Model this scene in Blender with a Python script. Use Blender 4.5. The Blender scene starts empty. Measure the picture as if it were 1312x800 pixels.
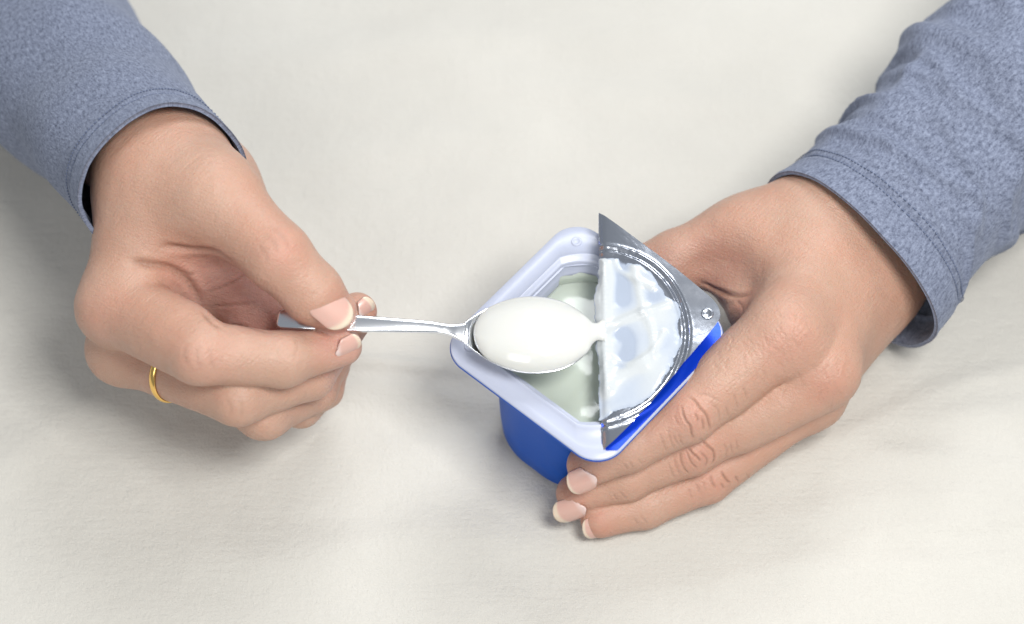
import bpy, math, random
import numpy as np
from mathutils import Vector, Matrix
from mathutils.bvhtree import BVHTree
from mathutils.kdtree import KDTree

rng = np.random.default_rng(7)
random.seed(7)
S = bpy.context.scene
COL = S.collection

# ---------------------------------------------------------------- camera
ELEV = math.radians(58.0)
DIST = 750.0                      # mm from the camera to the point it looks at
TGT = np.array([0.0, 0.0, 45.0])  # mm, a point just above the table
SENSOR, LENS = 36.0, 86.5
FPX = 1312 * LENS / SENSOR
FWD = np.array([0, math.cos(ELEV), -math.sin(ELEV)])
UPV = np.array([0, math.sin(ELEV), math.cos(ELEV)])
RGT = np.array([1.0, 0, 0])
CAMP = TGT - FWD * DIST

cam_d = bpy.data.cameras.new("camera")
cam = bpy.data.objects.new("camera", cam_d)
COL.objects.link(cam)
cam.location = CAMP * 0.001
cam.rotation_euler = (math.radians(90) - ELEV, 0, 0)
cam_d.sensor_width = SENSOR
cam_d.lens = LENS
cam_d.clip_start, cam_d.clip_end = 0.02, 50
cam_d.dof.use_dof = True
cam_d.dof.focus_distance = 0.742
cam_d.dof.aperture_fstop = 7.0
S.camera = cam

# ---------------------------------------------------------------- light
w = bpy.data.worlds.new("World")
S.world = w
w.use_nodes = True
wn = w.node_tree
bg = wn.nodes["Background"]
bg.inputs[0].default_value = (0.86, 0.92, 1.0, 1)
bg.inputs[1].default_value = 0.28


def area(name, loc, tgt, size, power, col, size_y=None):
    d = bpy.data.lights.new(name, 'AREA')
    d.energy, d.color = power, col
    d.size = size
    if size_y:
        d.shape, d.size_y = 'RECTANGLE', size_y
    o = bpy.data.objects.new(name, d)
    o.location = loc
    o.rotation_euler = (Vector(tgt) - Vector(loc)).to_track_quat('-Z', 'Y').to_euler()
    COL.objects.link(o)
    return o


area("key_softbox", (0.27, -0.27, 0.87), (0.02, 0.0, 0.03), 0.30, 7.2, (1.0, 0.98, 0.95))
area("window_light", (0.22, 0.76, 0.96), (0, 0, 0.03), 0.5, 7.2, (0.96, 0.98, 1.0))
area("front_fill", (-0.22, -0.72, 0.72), (-0.05, 0.0, 0.03), 0.45, 2.5, (1.0, 0.985, 0.96))  # unseen fill lamp, added to brighten the palm of the spoon hand
S.view_settings.view_transform = 'Standard'
S.view_settings.look = 'None'
S.view_settings.exposure = 0.12
S.view_settings.gamma = 1.0


# ---------------------------------------------------------------- helpers
def V(px, py, c=0.0):
    """photo pixel + millimetres towards the camera from the target plane -> world mm"""
    d = DIST - c
    return CAMP + FWD * d + RGT * ((px - 656) * d / FPX) + UPV * ((400 - py) * d / FPX)


def Z(px, py, z):
    """photo pixel at height z (mm) above the table -> world mm"""
    r = FWD + RGT * ((px - 656) / FPX) + UPV * ((400 - py) / FPX)
    return CAMP + r * ((z - CAMP[2]) / r[2])


def nrm(v):
    v = np.asarray(v, float)
    return v / np.maximum(np.linalg.norm(v, axis=-1, keepdims=True), 1e-9)


def link(name, verts, faces, mat, parent=None, smooth=True):
    """verts in mm, world coordinates"""
    me = bpy.data.meshes.new(name)
    if isinstance(faces, np.ndarray):
        vv = np.asarray(verts, np.float32) * 0.001
        me.vertices.add(len(vv))
        me.vertices.foreach_set("co", vv.ravel())
        me.loops.add(faces.size)
        me.loops.foreach_set("vertex_index", faces.astype(np.int32).ravel())
        me.polygons.add(len(faces))
        me.polygons.foreach_set("loop_start", np.arange(0, faces.size, faces.shape[1], dtype=np.int32))
        me.update(calc_edges=True)
        me.validate()
    else:
        me.from_pydata([tuple(v) for v in np.asarray(verts) * 0.001], [], [tuple(int(i) for i in f) for f in faces])
        me.update()
    if smooth:
        me.polygons.foreach_set("use_smooth", [True] * len(me.polygons))
    for m in (mat if isinstance(mat, (list, tuple)) else [mat]):
        me.materials.append(m)
    o = bpy.data.objects.new(name, me)
    COL.objects.link(o)
    if parent is not None:
        o.parent = parent
        o.matrix_parent_inverse = parent.matrix_basis.inverted()
    return o


def empty(name, loc):
    o = bpy.data.objects.new(name, None)
    o.location = np.asarray(loc) * 0.001
    o.empty_display_size = 0.02
    COL.objects.link(o)
    return o


def tag(o, label, cat, group=None):
    o["label"], o["category"] = label, cat
    if group:
        o["group"] = group
    return o


def attr(o, name, vals):
    a = o.data.attributes.new(name, 'FLOAT', 'POINT')
    a.data.foreach_set("value", np.asarray(vals, np.float32))


def grid_faces(nu, nv, wrap_u=False, off=0, flip=False):
    f = []
    for j in range(nv - 1):
        for i in range(nu if wrap_u else nu - 1):
            a, b = j * nu + i, j * nu + (i + 1) % nu
            q = (off + a, off + b, off + b + nu, off + a + nu)
            f.append(q[::-1] if flip else q)
    return f


_perm = rng.permutation(256)


def vnoise(p):
    """smooth value noise, p (N,3) -> about -1..1"""
    p = np.asarray(p, float)
    i = np.floor(p).astype(int)
    f = p - i
    f = f * f * f * (f * (f * 6 - 15) + 10)
    out = 0
    for dx in (0, 1):
        for dy in (0, 1):
            for dz in (0, 1):
                h = _perm[(_perm[(_perm[(i[:, 0] + dx) & 255] + i[:, 1] + dy) & 255] + i[:, 2] + dz) & 255] / 127.5 - 1
                wgt = (f[:, 0] if dx else 1 - f[:, 0]) * (f[:, 1] if dy else 1 - f[:, 1]) * (f[:, 2] if dz else 1 - f[:, 2])
                out = out + h * wgt
    return out


def fbm(p, n=3):
    p = np.asarray(p, float)
    return sum(vnoise(p * 2.03 ** k + 17.3 * k) * 0.5 ** k for k in range(n))


def spline(pts, n):
    """Catmull-Rom through pts, n samples"""
    P = np.asarray(pts, float)
    P = np.vstack([2 * P[0] - P[1], P, 2 * P[-1] - P[-2]])
    m = len(P) - 3
    t = np.linspace(0, m - 1e-6, n)
    k = t.astype(int)
    u = (t - k)[:, None]
    a, b, c, d = P[k], P[k + 1], P[k + 2], P[k + 3]
    return 0.5 * (2 * b + (c - a) * u + (2 * a - 5 * b + 4 * c - d) * u ** 2 + (3 * b - a - 3 * c + d) * u ** 3)


# ---------------------------------------------------------------- materials
def mat(name):
    m = bpy.data.materials.new(name)
    m.use_nodes = True
    nt = m.node_tree
    return m, nt, nt.nodes["Principled BSDF"]


class N:
    def __init__(self, nt):
        self.nt = nt

    def new(self, t, **kw):
        n = self.nt.nodes.new(t)
        for k, v in kw.items():
            if k.startswith("i_"):
                n.inputs[k[2:].replace("_", " ")].default_value = v
            else:
                setattr(n, k, v)
        return n

    def l(self, a, b):
        self.nt.links.new(a, b)

    def coord(self, scale=(1, 1, 1)):
        t = self.new("ShaderNodeTexCoord")
        m = self.new("ShaderNodeMapping")
        m.inputs["Scale"].default_value = scale
        self.l(t.outputs["Object"], m.inputs["Vector"])
        return m.outputs["Vector"]

    def noise(self, vec, scale, detail=3, rough=0.55, dist=0):
        n = self.new("ShaderNodeTexNoise")
        n.inputs["Scale"].default_value = scale
        n.inputs["Detail"].default_value = detail
        n.inputs["Roughness"].default_value = rough
        n.inputs["Distortion"].default_value = dist
        self.l(vec, n.inputs["Vector"])
        return n.outputs["Fac"]

    def ramp(self, fac, stops):
        r = self.new("ShaderNodeValToRGB")
        e = r.color_ramp.elements
        while len(e) < len(stops):
            e.new(0.5)
        for k, (p, c) in zip(e, stops):
            k.position, k.color = p, (*c, 1) if len(c) == 3 else c
        self.l(fac, r.inputs["Fac"])
        return r.outputs["Color"]

    def mix(self, fac, a, b, mode='MIX'):
        m = self.new("ShaderNodeMix", data_type='RGBA', blend_type=mode)
        for sock, v in ((m.inputs[0], fac), (m.inputs[6], a), (m.inputs[7], b)):
            if isinstance(v, (int, float)):
                sock.default_value = v
            elif isinstance(v, tuple):
                sock.default_value = (*v, 1) if len(v) == 3 else v
            else:
                self.l(v, sock)
        return m.outputs[2]

    def math(self, op, a, b=0.0):
        m = self.new("ShaderNodeMath", operation=op)
        for s, v in ((m.inputs[0], a), (m.inputs[1], b)):
            if isinstance(v, (int, float)):
                s.default_value = v
            else:
                self.l(v, s)
        return m.outputs[0]

    def bump(self, h, strength, dist, prev=None):
        b = self.new("ShaderNodeBump")
        b.inputs["Strength"].default_value = strength
        b.inputs["Distance"].default_value = dist
        self.l(h, b.inputs["Height"])
        if prev is not None:
            self.l(prev, b.inputs["Normal"])
        return b.outputs["Normal"]

    def attr(self, name):
        return self.new("ShaderNodeAttribute", attribute_name=name).outputs["Fac"]


def make_skin(name, base, red, crease_col, palm, bump=1.0):
    m, nt, p = mat(name)
    n = N(nt)
    v = n.coord()
    mott = n.noise(v, 90, 4, 0.6)
    fine = n.noise(v, 420, 3, 0.6)
    c = n.mix(n.math('MULTIPLY', mott, 0.6), base, tuple(x * y for x, y in zip(base, (1.1, 0.92, 0.86))))
    c = n.mix(n.math('MULTIPLY', fine, 0.3), c, tuple(x * 0.76 for x in base))
    blot = n.ramp(n.noise(v, 42, 5, 0.6, 0.4), [(0.42, (0.0,) * 3), (0.68, (0.42,) * 3)])
    c = n.mix(blot, c, tuple(x * y for x, y in zip(base, (1.02, 0.80, 0.74))))
    pale = n.ramp(n.noise(v, 60, 4, 0.6), [(0.5, (0.0,) * 3), (0.72, (0.35,) * 3)])
    c = n.mix(pale, c, tuple(x * y for x, y in zip(base, (1.10, 1.12, 1.16))))
    c = n.mix(n.attr("palm"), c, palm)
    rn = n.ramp(n.noise(v, 160, 4, 0.65), [(0.3, (0.35,) * 3), (0.65, (1.0,) * 3)])
    c = n.mix(n.math('MULTIPLY', n.attr("red"), rn), c, red)
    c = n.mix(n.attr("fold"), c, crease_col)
    n.l(c, p.inputs["Base Color"])
    p.inputs["Subsurface Weight"].default_value = 0.35
    p.inputs["Subsurface Radius"].default_value = (1.0, 0.35, 0.2)
    p.inputs["Subsurface Scale"].default_value = 0.0022
    rgh = n.ramp(n.noise(v, 300, 3), [(0.3, (0.40,) * 3), (0.7, (0.54,) * 3)])
    n.l(rgh, p.inputs["Roughness"])
    p.inputs["Specular IOR Level"].default_value = 0.5
    # skin relief: crossing fine furrows (cells) and pores
    vor = n.new("ShaderNodeTexVoronoi", feature='DISTANCE_TO_EDGE')
    vor.inputs["Scale"].default_value = 1000
    wv = n.new("ShaderNodeVectorMath", operation='ADD')
    nz = n.new("ShaderNodeTexNoise")
    nz.inputs["Scale"].default_value = 260
    sc = n.new("ShaderNodeVectorMath", operation='SCALE')
    sc.inputs["Scale"].default_value = 0.002
    n.l(v, nz.inputs["Vector"])
    n.l(nz.outputs["Color"], sc.inputs[0])
    n.l(v, wv.inputs[0])
    n.l(sc.outputs[0], wv.inputs[1])
    n.l(wv.outputs[0], vor.inputs["Vector"])
    edge = n.math('MINIMUM', vor.outputs["Distance"], 0.25)
    b = n.bump(edge, 0.36 * bump, 0.0006)
    for rz, stren in ((0.75, .34), (-0.45, .26)):
        t_ = n.new("ShaderNodeTexCoord")
        m_ = n.new("ShaderNodeMapping", vector_type='TEXTURE')
        m_.inputs["Rotation"].default_value = (0.3, -0.2, rz)
        m_.inputs["Scale"].default_value = (1, .16, .4)
        n.l(t_.outputs["Object"], m_.inputs["Vector"])
        ln = n.noise(m_.outputs["Vector"], 230, 3, 0.55, 0.3)
        b = n.bump(ln, stren * bump, 0.0007, b)
    b = n.bump(n.noise(v, 1500, 2), 0.15 * bump, 0.0003, b)
    b = n.bump(n.noise(n.coord((1, 1, 1)), 150, 3, 0.5), 0.14 * bump, 0.0008, b)
    n.l(b, p.inputs["Normal"])
    return m


SKIN = make_skin("skin", (0.50, 0.325, 0.243), (0.54, 0.225, 0.165), (0.24, 0.115, 0.075), (0.70, 0.44, 0.38))


def make_nail():
    m, nt, p = mat("fingernail")
    n = N(nt)
    tip = n.attr("tip")
    lun = n.attr("lunula")
    c = n.mix(tip, (0.64, 0.40, 0.335), (0.72, 0.60, 0.47))
    c = n.mix(lun, c, (0.74, 0.58, 0.54))
    n.l(c, p.inputs["Base Color"])
    p.inputs["Roughness"].default_value = 0.3
    p.inputs["Subsurface Weight"].default_value = 0.2
    p.inputs["Subsurface Radius"].default_value = (1, .4, .3)
    p.inputs["Subsurface Scale"].default_value = 0.001
    p.inputs["Coat Weight"].default_value = 0.25
    p.inputs["Coat Roughness"].default_value = 0.25
    return m


NAIL = make_nail()


def make_jersey(name, dark, light):
    m, nt, p = mat(name)
    n = N(nt)
    uv = n.new("ShaderNodeUVMap").outputs["UV"]
    mp = n.new("ShaderNodeMapping")
    mp.inputs["Scale"].default_value = (1, 0.33, 1)
    n.l(uv, mp.inputs["Vector"])
    streak = n.noise(mp.outputs["Vector"], 1300, 3, 0.7)
    v = n.coord()
    clump = n.noise(v, 650, 3, 0.75)
    fib = n.noise(v, 1700, 2, 0.6)
    f = n.math('ADD', n.math('MULTIPLY', streak, 0.55), n.math('MULTIPLY', clump, 0.33))
    f = n.math('ADD', f, n.math('MULTIPLY', fib, 0.25))
    c = n.ramp(f, [(0.38, dark), (0.54, tuple((a + b) / 2 for a, b in zip(dark, light))), (0.7, light)])
    n.l(c, p.inputs["Base Color"])
    p.inputs["Roughness"].default_value = 0.9
    p.inputs["Specular IOR Level"].default_value = 0.15
    p.inputs["Sheen Weight"].default_value = 0.18
    p.inputs["Sheen Roughness"].default_value = 0.5
    p.inputs["Sheen Tint"].default_value = (0.8, 0.86, 1, 1)
    b = n.bump(streak, 0.5, 0.0005)
    b = n.bump(fib, 0.5, 0.0004, b)
    b = n.bump(clump, 0.35, 0.0008, b)
    n.l(b, p.inputs["Normal"])
    return m


JERSEY = make_jersey("heather_jersey", (0.06, 0.072, 0.115), (0.265, 0.30, 0.40))
m, nt, p = mat("stitch_thread")
p.inputs["Base Color"].default_value = (0.12, 0.15, 0.235, 1)
p.inputs["Roughness"].default_value = 0.85
THREAD = m


def make_fleece():
    m, nt, p = mat("cream_fleece")
    n = N(nt)
    v = n.coord()
    big = n.noise(v, 14, 3)
    pile = n.noise(v, 420, 6, 0.75, 0.15)
    fine = n.noise(v, 1100, 3, 0.7)
    c = n.ramp(big, [(0.35, (0.575, 0.56, 0.515)), (0.65, (0.635, 0.62, 0.572))])
    c = n.mix(n.math('MULTIPLY', pile, 0.3), c, (0.53, 0.512, 0.465))
    n.l(c, p.inputs["Base Color"])
    p.inputs["Roughness"].default_value = 0.95
    p.inputs["Specular IOR Level"].default_value = 0.1
    p.inputs["Sheen Weight"].default_value = 0.3
    p.inputs["Sheen Roughness"].default_value = 0.6
    wv = n.noise(n.coord((70, 520, 1)), 1.0, 3, 0.6)
    wv2 = n.noise(n.coord((430, 55, 1)), 1.0, 3, 0.6)
    b = n.bump(n.math('ADD', wv, n.math('MULTIPLY', wv2, 0.6)), 0.22, 0.0012)
    b = n.bump(n.noise(v, 110, 2, 0.5), 0.12, 0.003, b)
    b = n.bump(pile, 0.5, 0.0010, b)
    b = n.bump(fine, 0.4, 0.0006, b)
    n.l(b, p.inputs["Normal"])
    return m


FLEECE = make_fleece()


def simple(name, col, rough, spec=0.5, metal=0.0, sss=0.0, coat=0.0):
    m, nt, p = mat(name)
    p.inputs["Base Color"].default_value = (*col, 1)
    p.inputs["Roughness"].default_value = rough
    p.inputs["Specular IOR Level"].default_value = spec
    p.inputs["Metallic"].default_value = metal
    if sss:
        p.inputs["Subsurface Weight"].default_value = sss
        p.inputs["Subsurface Radius"].default_value = (1, 0.9, 0.7)
        p.inputs["Subsurface Scale"].default_value = 0.003
    if coat:
        p.inputs["Coat Weight"].default_value = coat
        p.inputs["Coat Roughness"].default_value = 0.1
    return m


def bumped(m, scale, strength, dist, detail=3):
    n = N(m.node_tree)
    p = m.node_tree.nodes["Principled BSDF"]
    n.l(n.bump(n.noise(n.coord(), scale, detail), strength, dist), p.inputs["Normal"])
    return m


YOG = bumped(simple("yogurt_white", (0.66, 0.665, 0.635), 0.12, 0.5, sss=0.35, coat=0.3), 60, 0.08, 0.002)
YOG_CUP = bumped(simple("yogurt_shaded", (0.50, 0.555, 0.49), 0.1, 0.5, sss=0.35), 50, 0.12, 0.002)  # darker, greener copy of the yogurt: shade inside the cup put into its colour
WHITE_PS = bumped(simple("white_polystyrene", (0.47, 0.505, 0.62), 0.30, 0.5, sss=0.15), 300, 0.03, 0.0005)
BLUE_PS = bumped(simple("blue_polystyrene", (0.0015, 0.085, 0.47), 0.4, 0.15), 120, 0.05, 0.0008)
STEEL = simple("polished_steel", (0.88, 0.90, 0.94), 0.2, metal=1.0)
GOLD = simple("gold", (0.95, 0.62, 0.20), 0.2, metal=1.0)


def make_foil(name, col, rough):
    m, nt, p = mat(name)
    n = N(nt)
    v = n.coord()
    p.inputs["Base Color"].default_value = (*col, 1)
    p.inputs["Metallic"].default_value = 1.0
    p.inputs["Roughness"].default_value = rough
    b = n.bump(n.noise(v, 90, 2, 0.5, 0.5), 0.10, 0.001)
    b = n.bump(n.noise(v, 900, 2, 0.5), 0.06, 0.0003, b)
    n.l(b, p.inputs["Normal"])
    return m


FOIL = make_foil("silver_foil", (0.62, 0.65, 0.72), 0.22)
FOIL_BLUE = make_foil("blue_foil", (0.004, 0.055, 0.62), 0.3)
FOIL_BLUE.node_tree.nodes["Principled BSDF"].inputs["Metallic"].default_value = 0.45


def make_film():
    m, nt, p = mat("yogurt_film")
    n = N(nt)
    th = n.attr("thick")
    p.inputs["Roughness"].default_value = 0.2
    c = n.mix(th, (0.40, 0.46, 0.57), (0.545, 0.575, 0.59))
    n.l(c, p.inputs["Base Color"])
    a = n.ramp(th, [(0.0, (0.0,) * 3), (0.06, (0.9,) * 3), (0.4, (1.0,) * 3)])
    n.l(a, p.inputs["Alpha"])
    p.inputs["Specular IOR Level"].default_value = 0.35
    n.l(n.bump(n.noise(n.coord(), 120, 2), 0.08, 0.0015), p.inputs["Normal"])
    return m


FILM = make_film()

# ---------------------------------------------------------------- tablecloth
def build_cloth():
    # fine in the picture, coarser outside it
    xs = np.concatenate([np.linspace(-700, -200, 26)[:-1], np.linspace(-200, 200, 321), np.linspace(200, 700, 26)[1:]])
    ys = np.concatenate([np.linspace(-500, -160, 18)[:-1], np.linspace(-160, 190, 281), np.linspace(190, 700, 26)[1:]])
    X, Y = np.meshgrid(xs, ys)
    P = np.stack([X.ravel(), Y.ravel(), np.zeros(X.size)], 1)
    z = fbm(P * np.array([0.012, 0.018, 0]) + 3.1, 2) * 1.0
    # shallow creases running roughly sideways between the hands
    for (px, py), ang, L, wd, h in [((560, 466), 2, 46, 3.0, 1.3), ((540, 505), -3, 60, 4.5, 1.0), ((600, 545), -8, 50, 6, -1.0),
                                    ((1180, 545), 12, 60, 6, 1.0), ((1200, 640), 8, 70, 8, 1.2), ((1080, 600), 15, 50, 7, 0.9),
                                    ((480, 690), 8, 70, 10, 1.0), ((1240, 590), -10, 40, 5, 0.8), ((500, 60), 4, 90, 10, 1.0),
                                    ((1270, 660), 14, 45, 3.5, 0.8), ((1150, 720), 6, 60, 5, 0.7), ((1230, 500), 20, 40, 4, 0.8), ((660, 690), 3, 60, 7, 0.8), ((470, 470), -4, 34, 3, 0.7),
                                    ((60, 560), 30, 60, 9, 0.9), ((820, 120), -10, 70, 8, 0.8), ((430, 200), 8, 60, 7, 0.6)]:
        c = Z(px, py, 0)
        a = math.radians(ang)
        dx, dy = P[:, 0] - c[0], P[:, 1] - c[1]
        u, v = dx * math.cos(a) + dy * math.sin(a), -dx * math.sin(a) + dy * math.cos(a)
        v = v + 2.5 * np.sin(u * 0.06 + px)
        z += 1.7 * h * np.exp(-(u / L) ** 2 - (v / wd) ** 2)
    # felted nap
    z += 0.07 * fbm(P * np.array([0.22, 0.26, 0]) + 9.0, 3)
    P[:, 2] = z - 1.0 - np.clip(z, 0, None) * 0.15
    nx, ny = len(xs), len(ys)
    f = grid_faces(nx, ny)
    o = link("tablecloth", P, f, FLEECE)
    tag(o, "plain cream fleece tablecloth with shallow creases under both hands", "tablecloth")


build_cloth()


# ---------------------------------------------------------------- SDF body
class Field:
    def __init__(self, lo, hi, h):
        self.lo, self.h = np.asarray(lo, float), h
        self.n = np.ceil((np.asarray(hi) - self.lo) / h).astype(int) + 1
        self.ax = [self.lo[i] + h * np.arange(self.n[i]) for i in range(3)]

    def blank(self):
        return np.full(self.n, 30.0, np.float32)

    def box(self, lo, hi):
        a = np.clip(np.floor((lo - self.lo) / self.h).astype(int), 0, self.n - 1)
        b = np.clip(np.ceil((hi - self.lo) / self.h).astype(int) + 1, 1, self.n)
        return tuple(slice(i, j) for i, j in zip(a, b))

    def cone(self, D, a, ra, b, rb, k=0.0, flat=None):
        """round cone from a to b, smooth-united into D (k = blend width)"""
        a, b = np.asarray(a, float), np.asarray(b, float)
        R = max(ra, rb) + 13
        sl = self.box(np.minimum(a, b) - R, np.maximum(a, b) + R)
        x = self.ax[0][sl[0]][:, None, None].astype(np.float32) - a[0]
        y = self.ax[1][sl[1]][None, :, None].astype(np.float32) - a[1]
        z = self.ax[2][sl[2]][None, None, :].astype(np.float32) - a[2]
        ba = b - a
        L2 = max(float(ba @ ba), 1e-6)
        h = np.clip((x * ba[0] + y * ba[1] + z * ba[2]) / L2, 0, 1)
        qx, qy, qz = x - h * ba[0], y - h * ba[1], z - h * ba[2]
        q2 = qx * qx + qy * qy + qz * qz
        if flat is not None:
            nv, fac = nrm(flat[0]), flat[1]
            qn = qx * nv[0] + qy * nv[1] + qz * nv[2]
            q2 = q2 + (fac * fac - 1) * qn * qn
        d = np.sqrt(q2) - (ra + (rb - ra) * h)
        smin_into(D, sl, d, k)


def smin_into(D, sl, d, k):
    e = D[sl]
    if k <= 0:
        np.minimum(e, d, out=e)
    else:
        hh = np.maximum(k - np.abs(e - d), 0) / k
        e[...] = np.minimum(e, d) - hh * hh * (k * 0.25)


def smin_full(A, B, k):
    hh = np.maximum(k - np.abs(A - B), 0) / k
    return np.minimum(A, B) - hh * hh * (k * 0.25)


def surface_nets(D, lo, h):
    n = np.array(D.shape)
    inside = D < 0
    c = np.zeros(n - 1, np.int8)
    for dx in (0, 1):
        for dy in (0, 1):
            for dz in (0, 1):
                c += inside[dx:n[0] - 1 + dx, dy:n[1] - 1 + dy, dz:n[2] - 1 + dz]
    cells = np.argwhere((c > 0) & (c < 8))
    idx = np.full(n - 1, -1, np.int32)
    idx[tuple(cells.T)] = np.arange(len(cells))
    cor = [(i, j, k) for i in (0, 1) for j in (0, 1) for k in (0, 1)]
    vals = {q: D[cells[:, 0] + q[0], cells[:, 1] + q[1], cells[:, 2] + q[2]] for q in cor}
    acc, cnt = np.zeros((len(cells), 3)), np.zeros(len(cells))
    for q in cor:
        for ax in range(3):
            if q[ax] == 0:
                r = list(q); r[ax] = 1; r = tuple(r)
                a, b = vals[q], vals[r]
                m_ = (a < 0) != (b < 0)
                t = np.where(m_, a / np.where(a == b, 1, a - b), 0)
                pt = np.tile(np.array(q, float), (len(cells), 1))
                pt[:, ax] = t
                acc += pt * m_[:, None]
                cnt += m_
    P = lo + h * (cells + acc / cnt[:, None])
    faces = []
    for ax in range(3):
        u, v = (ax + 1) % 3, (ax + 2) % 3
        s0 = [slice(1, -1)] * 3
        s0[ax] = slice(0, -1)
        s1 = list(s0)
        s1[ax] = slice(1, None)
        a, b = inside[tuple(s0)], inside[tuple(s1)]
        e = np.argwhere(a != b)
        off = np.ones(3, int)
        off[ax] = 0
        e = e + off
        flip = inside[tuple(e.T)]
        du, dv = np.zeros(3, int), np.zeros(3, int)
        du[u], dv[v] = 1, 1
        q = np.stack([idx[tuple((e - du - dv).T)], idx[tuple((e - dv).T)], idx[tuple(e.T)], idx[tuple((e - du).T)]], 1)
        q[~flip] = q[~flip][:, ::-1]
        faces.append(q)
    return P, np.vstack(faces)


def smooth_mesh(P, F, it, lam=0.5, mu=-0.53):
    E = np.vstack([F[:, [0, 1]], F[:, [1, 2]], F[:, [2, 3]], F[:, [3, 0]]])
    E = np.vstack([E, E[:, ::-1]])
    deg = np.bincount(E[:, 0], minlength=len(P)).astype(float)[:, None]
    for i in range(it * 2):
        s = np.stack([np.bincount(E[:, 0], P[E[:, 1], a], len(P)) for a in range(3)], 1)
        P = P + (lam if i % 2 == 0 else mu) * (s / np.maximum(deg, 1) - P)
    return P


def subdivide(P, F):
    """split every quad in four, then even the new points out"""
    E = np.vstack([F[:, [0, 1]], F[:, [1, 2]], F[:, [2, 3]], F[:, [3, 0]]])
    Es = np.sort(E, 1)
    key = Es[:, 0].astype(np.int64) * len(P) + Es[:, 1]
    uq, inv = np.unique(key, return_inverse=True)
    ea, eb = uq // len(P), uq % len(P)
    n0, n1 = len(P), len(P) + len(uq)
    P2 = np.vstack([P, (P[ea] + P[eb]) / 2, P[F].mean(1)])
    m = len(F)
    e = [n0 + inv[i * m:(i + 1) * m] for i in range(4)]
    c = n1 + np.arange(m)
    Q = np.vstack([np.stack(q, 1) for q in ((F[:, 0], e[0], c, e[3]), (e[0], F[:, 1], e[1], c), (c, e[1], F[:, 2], e[2]), (e[3], c, e[2], F[:, 3]))])
    return P2, Q


def normals(P, F):
    fn = np.cross(P[F[:, 2]] - P[F[:, 0]], P[F[:, 3]] - P[F[:, 1]])
    N_ = np.zeros_like(P)
    for k in range(4):
        for a in range(3):
            N_[:, a] += np.bincount(F[:, k], fn[:, a], len(P))
    return nrm(N_)


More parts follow.
